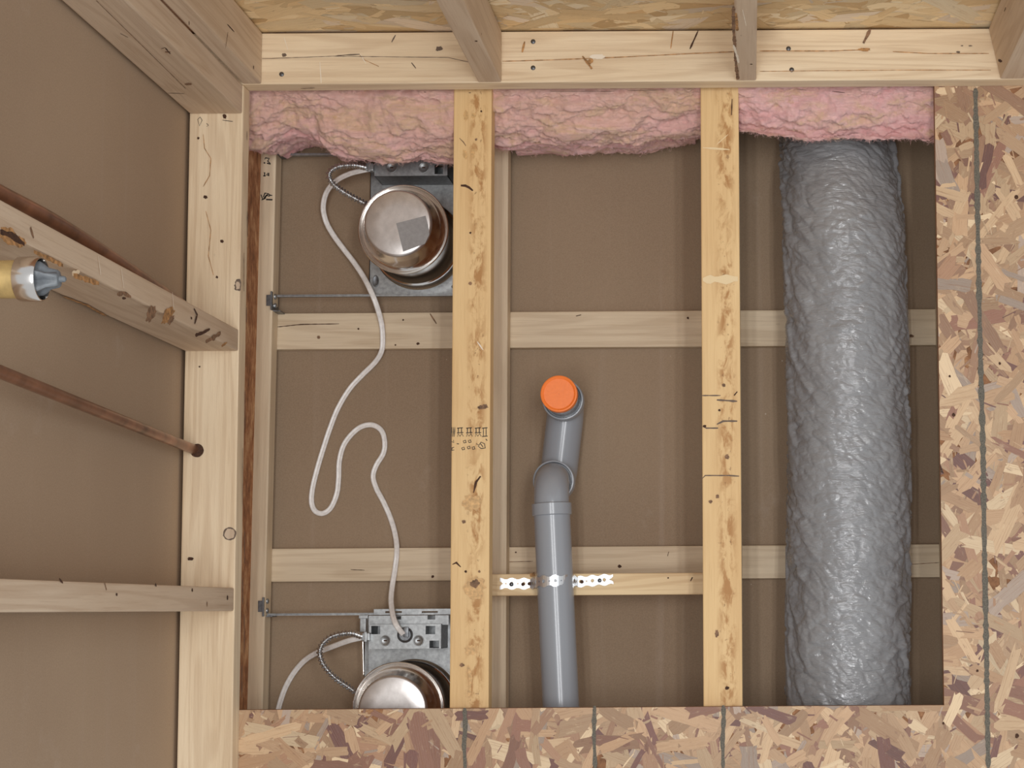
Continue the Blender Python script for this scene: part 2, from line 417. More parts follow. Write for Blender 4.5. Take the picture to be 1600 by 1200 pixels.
for hx, hy, hr in ((1588, 308, .0034), (1589, 1150, .0035), (1527, 1048, .002), (1474, 1130, .002), (1490, 648, .0030), (1562, 568, .0022), (1484, 588, .0018)):
    bm = bmesh.new(); add_blob(bm, P(hx, hy, .0013), hr, hr * 1.1, 0, AX[0], AX[1], AX[2], .0003, 0, .2 if hx != 1588 else .03, 16); finish('hole', bm, 'gouge', floor)
bm = bmesh.new(); bm.loops.layers.float_color.new('flake'); SY = .9725
add_box(bm, (-1.0, .62), (SY, SY + .012), (-.018, 1.6)); bmesh.ops.recalc_face_normals(bm, faces=bm.faces[:])
flake_skin(bm, [(-.85, .60, .03, .60)], 4200, PALW, lambda x, y, h: Vector((x, SY - .0002 - h, y)), .0010, 1.9, 5, 0.0, 1.7)
for f in bm.faces:
    if f.material_index == 1 and f.normal.y > 0: f.normal_flip()
tag(finish('wall_back', bm, ['osb_core', 'osb_wall']), kind='structure')
# gypsum boards: the ceiling of the room below and the left wall, seen from their paper backs
bm = bmesh.new(); add_box(bm, (-1.0, .6), (-.5, .96), (-.291, -.2785)); tag(finish('ceiling', bm, 'paper'), kind='structure')
bm = bmesh.new(); add_box(bm, (-.949, -.9355), (-.5, .868), (-.0003, 1.6)); tag(finish('wall_left', bm, 'paper_wall'), kind='structure')

# ------------------------------------------------------------------ wall framing
PZ = .038
tag(board('bottom_plate', (-.930, -.8405), (-.48, .8795), (.0005, PZ), 1, 'pine', marks=[
    ('b', 2, PZ, (321, 308), .0035, .003, 0, 1), ('b', 2, PZ, (347, 377), .003, .003, 0, 1), ('b', 2, PZ, (339, 433), .002, .002, 0, 1),
    ('b', 2, PZ, (372, 446), .006, .010, 0, 2), ('b', 2, PZ, (372, 446), .0035, .007, 0, 3), ('b', 2, PZ, (359, 834), .0108, .0108, 0, 2, .05), ('b', 2, PZ, (359, 834), .0085, .0085, 0, 3, .08),
    ('b', 2, PZ, (298, 873), .005, .003, 0, 1), ('b', 2, PZ, (312, 573), .0015, .0015, 0, 1), ('b', 2, PZ, (310, 216), .002, .002, 0, 1),
    ('s', 2, PZ, [(309, 187), (313, 183), (316, 188), (312, 197), (309, 187)], .0013, 4), ('s', 2, PZ, [(323, 193), (326, 196), (323, 198)], .0012, 4),
    ('s', 2, PZ, [(348, 188), (364, 190)], .0013, 4), ('b', 2, PZ, (351, 182), .003, .004, .4, 1),
    ('b', 2, PZ, (308, 704), .0112, .0112, 0, 1, .02), ('b', 2, PZ, (303, 492), .010, .013, 0, 1),
    *[('s', 0, -.8405, [(x_ - (y_ - 300) * .0105, y_), (x_ - (y_ - 300) * .0105, y_ + l_)], w_, 2) for x_, y_, l_, w_ in ((384, 205, 14, .003), (386, 330, 40, .0025), (381, 395, 60, .002), (386, 480, 24, .003), (385, 610, 60, .0025), (382, 700, 90, .0018), (386, 830, 50, .003), (384, 905, 40, .004), (387, 960, 60, .003), (384, 1040, 50, .004))],
    ('s', 2, PZ, [(318, 210), (320, 232), (330, 248), (328, 275), (318, 292)], .0011, 5), ('s', 2, PZ, [(322, 330), (330, 360), (326, 400), (334, 430)], .001, 5)],
    extra=('gouge', 'pencil', 'pine_stud', 'ink', 'bark')),
    'pale pine bottom plate of the left wall, with two copper tubes through it', 'lumber')
# the back wall plate
tag(board('bottom_plate', (-.99, .61), (.880, .968), (.0005, PZ), 0, 'pine', marks=[
    ('b', 2, PZ, (444, 86), .004, .003, 0, 2), ('s', 2, PZ, [(618, 55), (612, 66)], .002, 2), ('s', 2, PZ, [(643, 98), (650, 107)], .002, 2), ('b', 2, PZ, (686, 76), .006, .004, .2, 2),
    ('s', 2, PZ, [(523, 88), (540, 86), (562, 85)], .0018, 2), ('s', 2, PZ, [(562, 86), (570, 94), (592, 104)], .0012, 5), ('s', 2, PZ, [(500, 97), (502, 130)], .0015, 6), ('s', 2, PZ, [(444, 58), (450, 78)], .0013, 6),
    ('s', 2, PZ, [(563, 84), (572, 100)], .0016, 6), ('s', 2, PZ, [(410, 92), (520, 88), (700, 90), (745, 100)], .0009, 2),
    ('s', 2, PZ, [(820, 65), (816, 82)], .0035, 5), ('s', 2, PZ, [(1052, 48), (1048, 76)], .0022, 5), ('s', 2, PZ, [(1091, 48), (1078, 77)], .0026, 1),
    ('s', 2, PZ, [(785, 96), (862, 94), (960, 90), (1080, 84), (1148, 81)], .0014, 5), ('s', 2, PZ, [(910, 88), (918, 98), (925, 108)], .0042, 5), ('b', 2, PZ, (935, 89), .014, .004, 0, 6), ('b', 2, PZ, (922, 97), .006, .004, .8, 5),
    ('s', 2, PZ, [(1187, 80), (1300, 80), (1350, 78)], .0016, 5), ('s', 2, PZ, [(1360, 46), (1349, 68)], .0048, 3), ('b', 2, PZ, (1350, 78), .010, .003, 0, 5), ('s', 2, PZ, [(1395, 81), (1450, 84), (1545, 84)], .0012, 5),
    ('b', 2, PZ, (1497, 82), .003, .002, 0, 2), ('b', 2, PZ, (1516, 72), .003, .001, 0, 2), ('b', 2, PZ, (1503, 72), .002, .001, 0, 2), ('s', 2, PZ, [(1187, 112), (1400, 110), (1548, 110)], .0009, 5),
    ('s', 1, .880, [(470, 137), (492, 136)], .0028, 1), ('s', 1, .880, [(980, 140), (1040, 139)], .0022, 2), ('s', 1, .880, [(860, 141), (960, 141)], .002, 2),
    ('s', 1, .880, [(1300, 141), (1320, 143)], .003, 1), ('s', 1, .880, [(1260, 139), (1240, 137)], .002, 2), ('b', 1, .880, (734, 143), .002, .002, 0, 1), ('b', 1, .880, (664, 142), .002, .002, 0, 1)],
    extra=('gouge', 'pencil', 'bark2', 'ink', 'bark', 'scuff')),
    'long pale pine bottom plate of the back wall, running behind the pink insulation', 'lumber')
back_plate = bpy.data.objects['bottom_plate.001'] if 'bottom_plate.001' in bpy.data.objects else None
for px, py in ((833, 65), (833, 106), (1232, 76), (1237, 109), (440, 116)):
    bm = bmesh.new(); c = P(px, py, PZ); lathe(bm, c, [(.0005, .0012), (.0034, .0011), (.0040, .0004), (.0042, -.001)], 20)
    finish('nail_head', bm, 'nail', back_plate, True)
T = 1.6
def stud(x, y, label, marks=(), extra=(), shape=None, group='wall studs'):
    return tag(board('wall_stud', x, y, (PZ + .0004, T), 2, 'pine_stud', marks=marks, extra=extra, shape=shape, bev=.003), label, 'lumber', group)
XS = -.8415   # room-side face of the left wall studs
stud((-.929, XS), (.4295, .4655), 'pine stud of the left wall with torn brown bark streaks, above the capped tube', marks=[
    ('b', 0, XS, (12, 368), .010, .022, .1, 2), ('b', 0, XS, (30, 378), .006, .018, .2, 2), ('s', 0, XS, [(0, 362), (18, 368), (38, 382)], .007, 1),
    ('s', 0, XS, [(47, 355), (52, 372)], .005, 3), ('s', 0, XS, [(52, 393), (78, 405), (98, 415)], .005, 2),
    ('s', 0, XS, [(112, 428), (124, 424)], .006, 4), ('s', 0, XS, [(114, 430), (132, 436), (154, 443)], .007, 2),
    ('s', 0, XS, [(182, 460), (192, 458), (204, 464)], .006, 3), ('s', 0, XS, [(190, 466), (196, 466)], .004, 1),
    ('b', 0, XS, (235, 490), .009, .022, .5, 3), ('b', 0, XS, (262, 492), .010, .030, .5, 2), ('b', 0, XS, (266, 500), .005, .015, .5, 3),
    ('s', 0, XS, [(304, 524), (316, 520), (327, 514)], .005, 1), ('s', 0, XS, [(320, 534), (332, 528), (344, 520)], .007, 3),
    ('s', 0, XS, [(345, 541), (354, 535)], .004, 2), ('s', 0, XS, [(152, 400), (156, 430)], .002, 5), ('s', 0, XS, [(188, 420), (192, 450)], .002, 5),
    ('s', 0, XS, [(268, 456), (270, 485)], .002, 5), ('s', 0, XS, [(302, 482), (307, 492), (303, 506)], .004, 1), ('b', 0, XS, (298, 497), .002, .003, 0, 1),
    ('s', 1, .4295, [(100, 462), (135, 475), (165, 492)], .006, 2)], extra=('gouge', 'bark', 'bark2', 'pine', 'scuff'))
stud((-.929, XS), (.0008, .0388), 'pine stud of the left wall standing level near the bottom of the view', marks=[
    ('s', 0, XS, [(92, 904), (98, 911)], .003, 1), ('s', 0, XS, [(163, 910), (166, 922)], .004, 3), ('b', 0, XS, (182, 929), .002, .003, 0, 1),
    ('s', 0, XS, [(242, 912), (244, 916)], .003, 1), ('b', 0, XS, (300, 922), .003, .003, 0, 1), ('b', 0, XS, (355, 934), .004, .003, 0, 1), ('b', 0, XS, (323, 944), .004, .002, 0, 3)],
    extra=('gouge', 'bark', 'bark2'))
stud((-.929, XS), (.830, .8795), 'end stud of the left wall, beside the dark seam in the corner', marks=[
    ('b', 1, .830, (262, 81), .005, .004, .7, 2), ('s', 1, .830, [(252, 76), (258, 74), (266, 84)], .002, 1), ('b', 1, .830, (294, 131), .007, .005, .7, 2),
    ('s', 1, .830, [(188, 52), (200, 58)], .0015, 1), ('s', 1, .830, [(262, 145), (288, 146)], .002, 1), ('s', 1, .830, [(150, 0), (262, 110), (290, 138)], .001, 2)], extra=('gouge', 'bark2'))
stud((-.8410, -.810), (.8805, .968), 'corner stud of the back wall, at its left end', marks=[
    ('s', 0, -.810, [(355, 38), (366, 50)], .002, 1), ('s', 0, -.810, [(356, 50), (352, 76)], .0015, 2), ('b', 0, -.810, (396, 105), .003, .002, 0, 1), ('b', 0, -.810, (295, 36), .003, .002, 0, 1)], extra=('gouge', 'bark2'))
stud((-.4475, -.408), (.8805, .968), 'slanting pale stud of the back wall above the orange-stained joist', marks=[
    ('b', 1, .8805, (744, 64), .0022, .003, 0, 1), ('b', 0, -.408, (752, 53), .002, .002, 0, 2)], extra=('gouge', 'bark2'))
stud((-.0155, .0185), (.8805, .968), 'upright stud of the back wall with a strip of bark on its left edge', marks=[
    ('s', 1, .8805, [(1146, 10), (1146, 45), (1148, 70), (1150, 100), (1153, 124)], .005, 3), ('s', 1, .8805, [(1146, 70), (1152, 88), (1154, 98)], .0035, 4), ('s', 1, .8805, [(1150, 20), (1152, 48)], .004, 1),
    ('b', 1, .8805, (1174, 100), .002, .002, 0, 2), ('s', 1, .8805, [(1160, 14), (1166, 40)], .0012, 4)], extra=('bark', 'gouge', 'bark2', 'scuff'))
def wane(bm):
    for v in bm.verts:
        if v.co.y < .8845 and v.co.x < .4140: v.co.x += .0175
stud((.4095, .476), (.8805, .968), 'brown-sided double stud of the back wall at the right edge', marks=[
    ('s', 0, .4095, [(1560, 94), (1566, 96)], .004, 1), ('s', 0, .4095, [(1572, 12), (1569, 18)], .003, 1)], extra=('gouge',), shape=wane)

# ------------------------------------------------------------------ floor joists: I-shaped, flanges and thin web
def joist(xc, label, marks=(), extra=(), skew=0.0, mat='flange'):
    t = empty('floor_joist', (xc, .2, -.259)); tag(t, label, 'joist', 'floor joists under the cut floor')
    tf = board('top_flange', (xc - .0325, xc + .0325), (-.48, .955), (-.0555, -.0186), 1, mat, t, marks=marks, extra=extra)
    bf = board('bottom_flange', (xc - .0325, xc + .0325), (-.48, .955), (-.2585, -.221), 1, 'flange_pale', t)
    bm = bmesh.new(); add_box(bm, (xc - .005, xc + .005), (-.48, .955), (-.2215, -.055)); finish('web', bm, 'web', t)
    if skew: t.rotation_euler.z = skew
    return t
def tape(px0, px1, y): return ('s', 2, -.0186, [(px0, y), (px1, y)], .0016, 1)
j0 = joist(-.8945, 'floor joist along the left wall plate, grade stamps on its lower flange', skew=math.radians(-.5))
MK = -.0186
j1 = joist(-.4655, 'floor joist between the pot lights and the grey drain pipe, glue-stained and stamped', marks=[
    ('s', 2, MK, [(720, 290), (727, 290), (733, 293), (739, 298)], .0042, 1), ('s', 2, MK, [(751, 744), (744, 753), (740, 770)], .0034, 1), ('s', 2, MK, [(707, 882), (713, 879), (720, 886)], .0032, 1),
    ('b', 2, MK, (752, 174), .0017, .0017, 0, 1), ('b', 2, MK, (744, 218), .0022, .0022, 0, 2), ('b', 2, MK, (728, 181), .004, .009, 0, 3), ('b', 2, MK, (740, 181), .004, .005, 0, 3), ('s', 2, MK, [(718, 216), (724, 222), (728, 228)], .002, 2),
    ('b', 2, MK, (727, 242), .004, .008, .2, 3), ('b', 2, MK, (739, 240), .003, .008, 0, 3), ('b', 2, MK, (735, 364), .0018, .0018, 0, 1), ('b', 2, MK, (735, 443), .003, .003, 0, 2), ('s', 2, MK, [(746, 534), (755, 547)], .0025, 4),
    ('b', 2, MK, (755, 636), .009, .004, .2, 2), ('b', 2, MK, (738, 786), .016, .013, 0, 3), ('b', 2, MK, (725, 815), .003, .003, 0, 2), ('b', 2, MK, (728, 893), .002, .002, 0, 1),
    ('b', 2, MK, (742, 918), .017, .018, 0, 3), ('b', 2, MK, (742, 912), .008, .007, 0, 2), ('b', 2, MK, (736, 1015), .010, .008, 0, 5), ('b', 2, MK, (722, 1039), .004, .003, 0, 2),
    ('s', 2, MK, [(731, 1040), (736, 1060), (733, 1090)], .005, 3), ('b', 2, MK, (749, 893), .002, .002, 0, 2)],
    extra=('gouge', 'bark2', 'stain', 'scuff', 'stain'))
j2 = joist(-.0440, 'floor joist between the drain pipe and the duct, with pencil lines across it', marks=[
    ('s', 2, MK, [(1096, 618), (1126, 618)], .002, 2), ('s', 2, MK, [(1120, 625), (1152, 627)], .003, 2), ('s', 2, MK, [(1098, 666), (1104, 669), (1122, 669)], .0028, 2), ('s', 2, MK, [(1120, 663), (1130, 658), (1152, 658)], .003, 2),
    ('b', 2, MK, (1124, 641), .002, .002, 0, 1), ('b', 2, MK, (1101, 666), .003, .002, 0, 1), ('s', 2, MK, [(1097, 748), (1102, 743), (1140, 743), (1155, 744)], .0018, 2), ('s', 2, MK, [(1144, 155), (1143, 180)], .0018, 1),
    ('b', 2, MK, (1136, 714), .004, .004, 0, 3), ('b', 2, MK, (1131, 602), .003, .003, 0, 3), ('s', 2, MK, [(1147, 618), (1152, 612)], .002, 1), ('b', 2, MK, (1110, 784), .003, .003, 0, 3),
    ('b', 2, MK, (1121, 776), .003, .003, 0, 3), ('s', 2, MK, [(1098, 437), (1153, 436)], .013, 4), ('s', 2, MK, [(1098, 231), (1140, 234)], .003, 4), ('s', 2, MK, [(1120, 226), (1138, 210)], .0014, 4),
    ('b', 2, MK, (1136, 1075), .0035, .003, 0, 1), ('b', 2, MK, (1120, 990), .003, .006, 0, 3)], extra=('gouge', 'pencil', 'bark2', 'pale_band'))
joist(.378, 'floor joist under the right side of the uncut floor, below the long marker line')
def stamp(parent, strokes, z, wd=.0014):
    bm = bmesh.new()
    for s in strokes: add_stroke(bm, [P(a, b, z) for a, b in s], wd, AX[2], .0004, 0, .1)
    return finish('grade_stamp', bm, 'ink', parent)
sx = lambda x: 680 + x / 6.0; sy = lambda y: 560 + y / 6.0
st = []
for x in (150, 165, 178): st.append([(sx(x), sy(735)), (sx(x + 8), sy(645))])
for x0 in (205, 290, 372):
    st += [[(sx(x0), sy(655)), (sx(x0 + 55), sy(650))], [(sx(x0 + 12), sy(650)), (sx(x0 + 12), sy(695))], [(sx(x0 + 42), sy(650)), (sx(x0 + 42), sy(700))], [(sx(x0), sy(698)), (sx(x0 + 60), sy(695))],
           [(sx(x0 + 5), sy(735)), (sx(x0 + 10), sy(705)), (sx(x0 + 28), sy(730)), (sx(x0 + 45), sy(705)), (sx(x0 + 60), sy(732))]]
st += [[(sx(440), sy(655)), (sx(490), sy(650))], [(sx(452), sy(655)), (sx(452), sy(730))], [(sx(478), sy(655)), (sx(478), sy(730))], [(sx(440), sy(733)), (sx(492), sy(728))], [(sx(475), sy(755)), (sx(488), sy(772))]]
st += [[(sx(178), sy(832)), (sx(158), sy(840)), (sx(156), sy(862)), (sx(180), sy(858))], [(sx(155), sy(780)), (sx(175), sy(790)), (sx(172), sy(765))], [(sx(202), sy(800)), (sx(222), sy(802))]]
for x0, y0 in ((262, 775), (310, 772), (300, 830), (248, 840), (345, 835)):
    st.append([(sx(x0), sy(y0)), (sx(x0 + 22), sy(y0 - 8)), (sx(x0 + 28), sy(y0 + 14)), (sx(x0 + 8), sy(y0 + 18)), (sx(x0), sy(y0))])
st += [[(sx(385), sy(800)), (sx(410), sy(815)), (sx(430), sy(785)), (sx(462), sy(800)), (sx(470), sy(840)), (sx(430), sy(845)), (sx(400), sy(820))], [(sx(425), sy(800)), (sx(448), sy(830))]]
stamp(j1, st, MK)
LF = -.221
g = lambda x, y: (360 + x / 6.0, 140 + y / 6.0)
st = [[g(295, 655), g(300, 640), g(340, 645)], [g(335, 650), g(322, 670), g(345, 690)], [g(285, 685), g(300, 690)], [g(315, 690), g(350, 697)],
      [g(285, 780), g(295, 778), g(295, 808)], [g(282, 808), g(305, 808)], [g(325, 782), g(312, 800), g(338, 802)], [g(332, 780), g(332, 810)],
      [g(262, 985), g(280, 1030), g(330, 975), g(300, 970), g(285, 1010)], [g(268, 1035), g(300, 1020), g(312, 990), g(345, 1000)], [g(330, 975), g(345, 990), g(368, 992)], [g(310, 1030), g(370, 1032)], [g(390, 990), g(402, 996)], [g(262, 580), g(270, 586)], [g(270, 1070), g(282, 1078)]]
stamp(j0, st[:4], LF, .0024); stamp(j0, st[4:8], LF, .0024); stamp(j0, st[8:12], LF, .0026)

# rim joist hidden behind the insulation
tag(board('rim_joist', (-1.0, .61), (.956, .968), (-.278, -.019), 0, 'web'), 'flat rim board closing the joist ends behind the pink insulation', 'lumber')
# strapping under the joists
SZ = (-.2783, -.2592)
tag(board('ceiling_strapping', (-1.0, .59), (.4775, .5445), SZ, 0, 'pine_back', marks=[
    ('s', 2, -.2592, [(433, 511), (470, 507), (530, 506)], .0016, 1), ('s', 2, -.2592, [(672, 490), (682, 506)], .0025, 2), ('b', 2, -.2592, (653, 537), .003, .0025, 0, 1), ('b', 2, -.2592, (618, 539), .0016, .0016, 0, 1), ('b', 2, -.2592, (630, 500), .0016, .0016, 0, 1),
    ('b', 2, -.2592, (498, 527), .003, .003, 0, 2), ('b', 2, -.2592, (560, 514), .0018, .0018, 0, 1), ('s', 2, -.2592, [(900, 494), (908, 492)], .0015, 1), ('b', 2, -.2592, (1075, 497), .002, .002, 0, 1), ('b', 2, -.2592, (1463, 515), .0016, .0016, 0, 1), ('b', 2, -.2592, (1424, 525), .005, .003, 0, 2)],
    extra=('gouge', 'bark2')), 'pale ceiling strapping board crossing the upper half of the opening', 'lumber', 'strapping boards under the joists')
tag(board('ceiling_strapping', (-1.0, .59), (.053, .1132), SZ, 0, 'pine_back', marks=[
    ('b', 2, -.2592, (968, 885), .0035, .003, 0, 1), ('s', 2, -.2592, [(1045, 862), (1043, 869)], .0014, 1), ('s', 2, -.2592, [(548, 890), (570, 891)], .0012, 1), ('b', 2, -.2592, (676, 901), .0025, .0025, 0, 1), ('s', 2, -.2592, [(793, 878), (833, 877)], .0012, 2),
    ('s', 2, -.2592, [(1420, 882), (1468, 879)], .0010, 2), ('b', 2, -.2592, (806, 863), .0016, .0016, 0, 1)],
    extra=('gouge', 'bark2')), 'ceiling strapping board crossing the lower half of the opening, behind the block', 'lumber', 'strapping boards under the joists')
tag(board('wood_block', (-.4595, -.0500), (.0242, .0622), (-.2205, -.152), 0, 'block', marks=[
    ('s', 2, -.152, [(1082, 902), (1079, 908)], .0016, 1), ('b', 2, -.152, (1044, 903), .0015, .0015, 0, 1), ('s', 2, -.152, [(828, 899), (836, 897)], .006, 2)], extra=('gouge', 'bark')),
    'short yellowish wood block set between two joists under the drain pipe', 'lumber')

# ------------------------------------------------------------------ insulation
def fb(p, o=4): return noise.fractal(p, .6, 2.1, o)
def batt(x0, x1, edge, label, seed, zc=-.13, ymax=.945, over=None):
    ex = [e[0] for e in edge]; ey = [e[1] for e in edge]
    NX = int((x1 - x0) / .0022); NTt = 130; bm = bmesh.new(); rows = []
    for i in range(NX + 1):
        X = x0 + (x1 - x0) * i / NX
        # the pixel column this X stands at, for reading the torn front edge
        col = PX + X * F / (H - zc); yf = P(col, float(np.interp(col, ex, ey)), zc).y
        zb = -.216 if (X - x0 < .040 or x1 - X < .040) else -.262
        if over: zb = over(X, zb)
        bow = .5
        prof = [(.900, -.022), (.878, -.026), (yf + .030, -.045), (yf + .006, -.080), (yf, zc), (yf + .004, zc - (zc - zb) * -.0 - .03), (yf + .018, min(zc - .04, zb + .012)), (yf + .04, zb), (ymax, zb)]
        prof = [(a, max(b, zb)) for a, b in prof]
        cv = catmull([(X, a, b) for a, b in prof], 16)[:NTt]
        while len(cv) < NTt: cv.append(cv[-1])
        row = []
        for j, p in enumerate(cv):
            q = Vector((X * 9 + seed, p.y * 16, p.z * 16)); q2 = Vector((X * 30 + seed, p.y * 55, p.z * 55))
            e_ = min(1, j / 10) * min(1, (i + 1) / 8, (NX - i + 1) / 8)
            d = fb(q) * .014 + (abs(noise.noise(q * 1.6)) - .25) * -.012 + fb(q2, 5) * .008 + noise.noise(q2 * 3.1) * .0016
            d = min(d, .010)
            row.append(bm.verts.new((X, p.y - d * e_ * .8, min(-.0195, p.z + d * e_ * .7))))
        rows.append(row)
    for a, b in zip(rows[:-1], rows[1:]):
        for j in range(NTt - 1):
            bm.faces.new((a[j], b[j], b[j + 1], a[j + 1]))
    # closed back
    for a, b in zip(rows[:-1], rows[1:]): bm.faces.new((a[-1], b[-1], b[0], a[0]))
    bm.faces.new([v for v in rows[0]]); bm.faces.new([v for v in rows[-1][::-1]])
    bmesh.ops.recalc_face_normals(bm, faces=bm.faces[:])
    rng = random.Random(seed)     # loose fibres
    for _ in range(2600):
        i = rng.randrange(4, NX - 4); j = rng.randrange(12, 96); v = rows[i][j].co
        d = Vector((rng.uniform(-1, 1), rng.uniform(-.9, .2), rng.uniform(-.2, .6))).normalized(); L_ = rng.uniform(.003, .011)
        s = Vector((rng.uniform(-1, 1), rng.uniform(-1, 1), 0)).normalized() * .00022; b_ = Vector((rng.uniform(-1, 1), rng.uniform(-1, 1), rng.uniform(-1, 1))) * L_ * .3
        a0, a1, a2 = v - d * .002, v + d * L_ * .5 + b_, v + d * L_
        f1 = bm.faces.new([bm.verts.new(q) for q in (a0 - s, a0 + s, a1 + s, a1 - s)]); f2 = bm.faces.new([bm.verts.new(q) for q in (a1 - s, a1 + s, a2)])
    return tag(finish('insulation_batt', bm, 'pink', None, True), label, 'insulation', 'pink insulation stuffed in the joist ends')
batt(-.8840, -.4710, [(380, 232), (405, 232), (428, 218), (455, 208), (485, 214), (500, 226), (512, 238), (550, 246), (590, 250), (620, 252), (650, 246), (680, 247), (720, 250)],
     'ragged pink insulation batt hanging over the upper pot light', 3.3, zc=-.12, over=lambda X, zb: max(zb, -.188) if X > -.705 else zb)
batt(-.4590, -.0500, [(740, 220), (790, 226), (850, 222), (890, 230), (930, 226), (960, 223), (1000, 226), (1030, 218), (1060, 214), (1110, 214)],
     'pink insulation batt in the middle bay above the grey drain pipe', 8.1)
batt(-.0380, .3720, [(1150, 202), (1180, 206), (1230, 212), (1290, 215), (1340, 217), (1390, 213), (1420, 212), (1470, 216), (1600, 216)],
     'orange-pink insulation batt lying over the end of the duct', 14.7, zc=-.058, over=lambda X, zb: -.074)

# ------------------------------------------------------------------ flexible duct
DR, DX, DZ = .1045, .1745, -.170
def duct():
    bm = bmesh.new(); N, T_ = 620, 300; y0, y1 = -.34, .868; rows = []
    for i in range(N + 1):
        y = y0 + (y1 - y0) * i / N; row = []
        xo = .004 * math.sin(y * 5) ; dz = -.075 * max(0, (y - .62) / .25) ** 1.8; rr = DR * (1 - .05 * max(0, (y - .66) / .2))
        xo += -.006 * max(0, (y - .7) / .15)
        for j in range(T_):
            a = 2 * math.pi * j / T_; ca, sa = math.cos(a), math.sin(a)
            q = Vector((ca * .9, y * 5.5, sa * .9)); w_ = noise.noise(q * 1.3) * .9
            side_ = .40 + .60 * ca * ca
            d = noise.noise(q) * .005
            q2 = Vector((ca * 1.3, y * 26 + w_ * 1.2 - abs(ca) ** 3 * 2.6 * (1 + w_), sa * 1.3)); d += (1 - 2.6 * abs(noise.noise(q2))) * .0034 * side_
            q3 = Vector((ca * 3.0 + 7, y * 66 + w_ * 1.5 + ca * 2, sa * 3.0)); d += (1 - 2.6 * abs(noise.noise(q3))) * .0017 * side_
            vd = noise.voronoi(Vector((ca * 2.1 + w_ * .3, y * 32 + w_ * .8 + ca * 1.8, sa * 2.1)))[0]; d += (min(vd[1] - vd[0], .30) - .15) * .0090 * side_
            vd = noise.voronoi(Vector((ca * 4.6, y * 74 + ca * 3 + w_ * 2, sa * 4.6)))[0]; d += (min(vd[1] - vd[0], .3) - .15) * .0040
            ed = abs(ca) ** 3; q5 = Vector((ca * 2 + 11, y * 15 - 6 * sa * ca, sa * 2)); d += ed * max(0, noise.noise(q5)) * .014
            r = min(rr + d, .1115)
            row.append(bm.verts.new((DX + xo + r * ca, y, max(DZ + dz + r * sa, -.2775))))
        rows.append(row)
    for r0, r1 in zip(rows[:-1], rows[1:]):
        for j in range(T_): bm.faces.new((r0[j], r0[(j + 1) % T_], r1[(j + 1) % T_], r1[j]))
    bm.faces.new(rows[0]); bm.faces.new(rows[-1][::-1]); bmesh.ops.recalc_face_normals(bm, faces=bm.faces[:])
    return finish('insulated_duct', bm, 'duct', None, True)
tag(duct(), 'thick wrinkled grey plastic-wrapped flexible air duct in the right bay', 'duct')

# ------------------------------------------------------------------ drain pipe
R_P = .0315; t = empty('drain_pipe', P(876, 1000, -.152)); tag(t, 'grey plastic drain pipe with a bent trap and an orange cap', 'pipe')
A0 = P(879, 1160, -.1185); A1 = P(862, 795, -.1185); d_ = (A1 - A0).normalized()
bm = bmesh.new(); pts = [A0 + d_ * (A1 - A0).length * i / 40 for i in range(41)]
tube('pipe', pts, R_P, 'pvc', t, 48)
tube('coupling', [A1 - d_ * .012, A1 - d_ * .0105, A1 + d_ * .0085, A1 + d_ * .010], lambda i, s: (.0325, .0345, .0345, .0325)[i], 'pvc', t, 48)
RA = P(864.5, 751, -.172); RB = P(879, 624, -.172)
up = Vector((0, 0, 1))
def arc(c, r, a0, a1, u, v, n=18): return [c + u * r * math.cos(a0 + (a1 - a0) * i / n) + v * r * math.sin(a0 + (a1 - a0) * i / n) for i in range(n + 1)]
# bend turning down into the lower rim
hz = -.1185; rb = .046
top_y = Vector((RA.x, RA.y - rb, hz))
yb = RA.y - rb; xs_ = A1.x + d_.x / d_.y * (yb - A1.y)
pth = [A1 - d_ * .008] + [Vector((xs_ + (RA.x - xs_) * math.sin(a) ** 2, yb + math.sin(a) * rb, hz - rb + math.cos(a) * rb)) for a in [math.radians(x) for x in range(0, 91, 6)]] + [Vector((RA.x, RA.y, -.190))]
tube('elbow', pth, .0304, 'pvc', t, 48)
def rim(c, r0, h):
    bm = bmesh.new(); lathe(bm, c, [(.0318, -h), (r0 - .001, -h), (r0, -h + .001), (r0, -.0012), (r0 - .0006, -.0003), (r0 - .0016, 0), (r0 - .0028, 0), (r0 - .0036, -.0008), (r0 - .0040, -.008), (.0312, -.012)], 56)
    return finish('socket', bm, 'pvc', t, 'auto')
rim(RA, .0365, .030); rim(RB, .0365, .030)
ub = .036; u1 = (RB - RA); L_ = u1.length; u1.normalize()
cen = [Vector((0, 0, 0))]
pth = [RA + up * -.010, RA + up * -.025]
zb = -.172 - .068
for a in range(0, 91, 9):
    aa = math.radians(a); pth.append(RA + u1 * (ub * (1 - math.cos(aa))) + up * (-.032 - ub * math.sin(aa)))
for a in range(90, -1, -9):
    aa = math.radians(a); pth.append(RB - u1 * (ub * (1 - math.cos(aa))) + up * (-.032 - ub * math.sin(aa)))
pth += [RB + up * -.025, RB + up * -.010]
tube('trap', [Vector((p.x, p.y, max(p.z, -.2405))) for p in pth], .0335, 'pvc', t, 48)
CT = P(873, 615, -.078)
tube('stub', [RB + up * -.02, RB + up * .02, CT + up * -.012, CT + up * -.008], .0300, 'pvc', t, 48)
bm = bmesh.new(); lathe(bm, CT, [(.0004, -.0022), (.026, -.0022), (.0275, -.0008), (.0292, 0), (.0312, -.0006), (.0318, -.003), (.0318, -.016), (.031, -.017)], 56)
tag(finish('cap', bm, 'orange', t, 'auto'), 'round orange end cap')
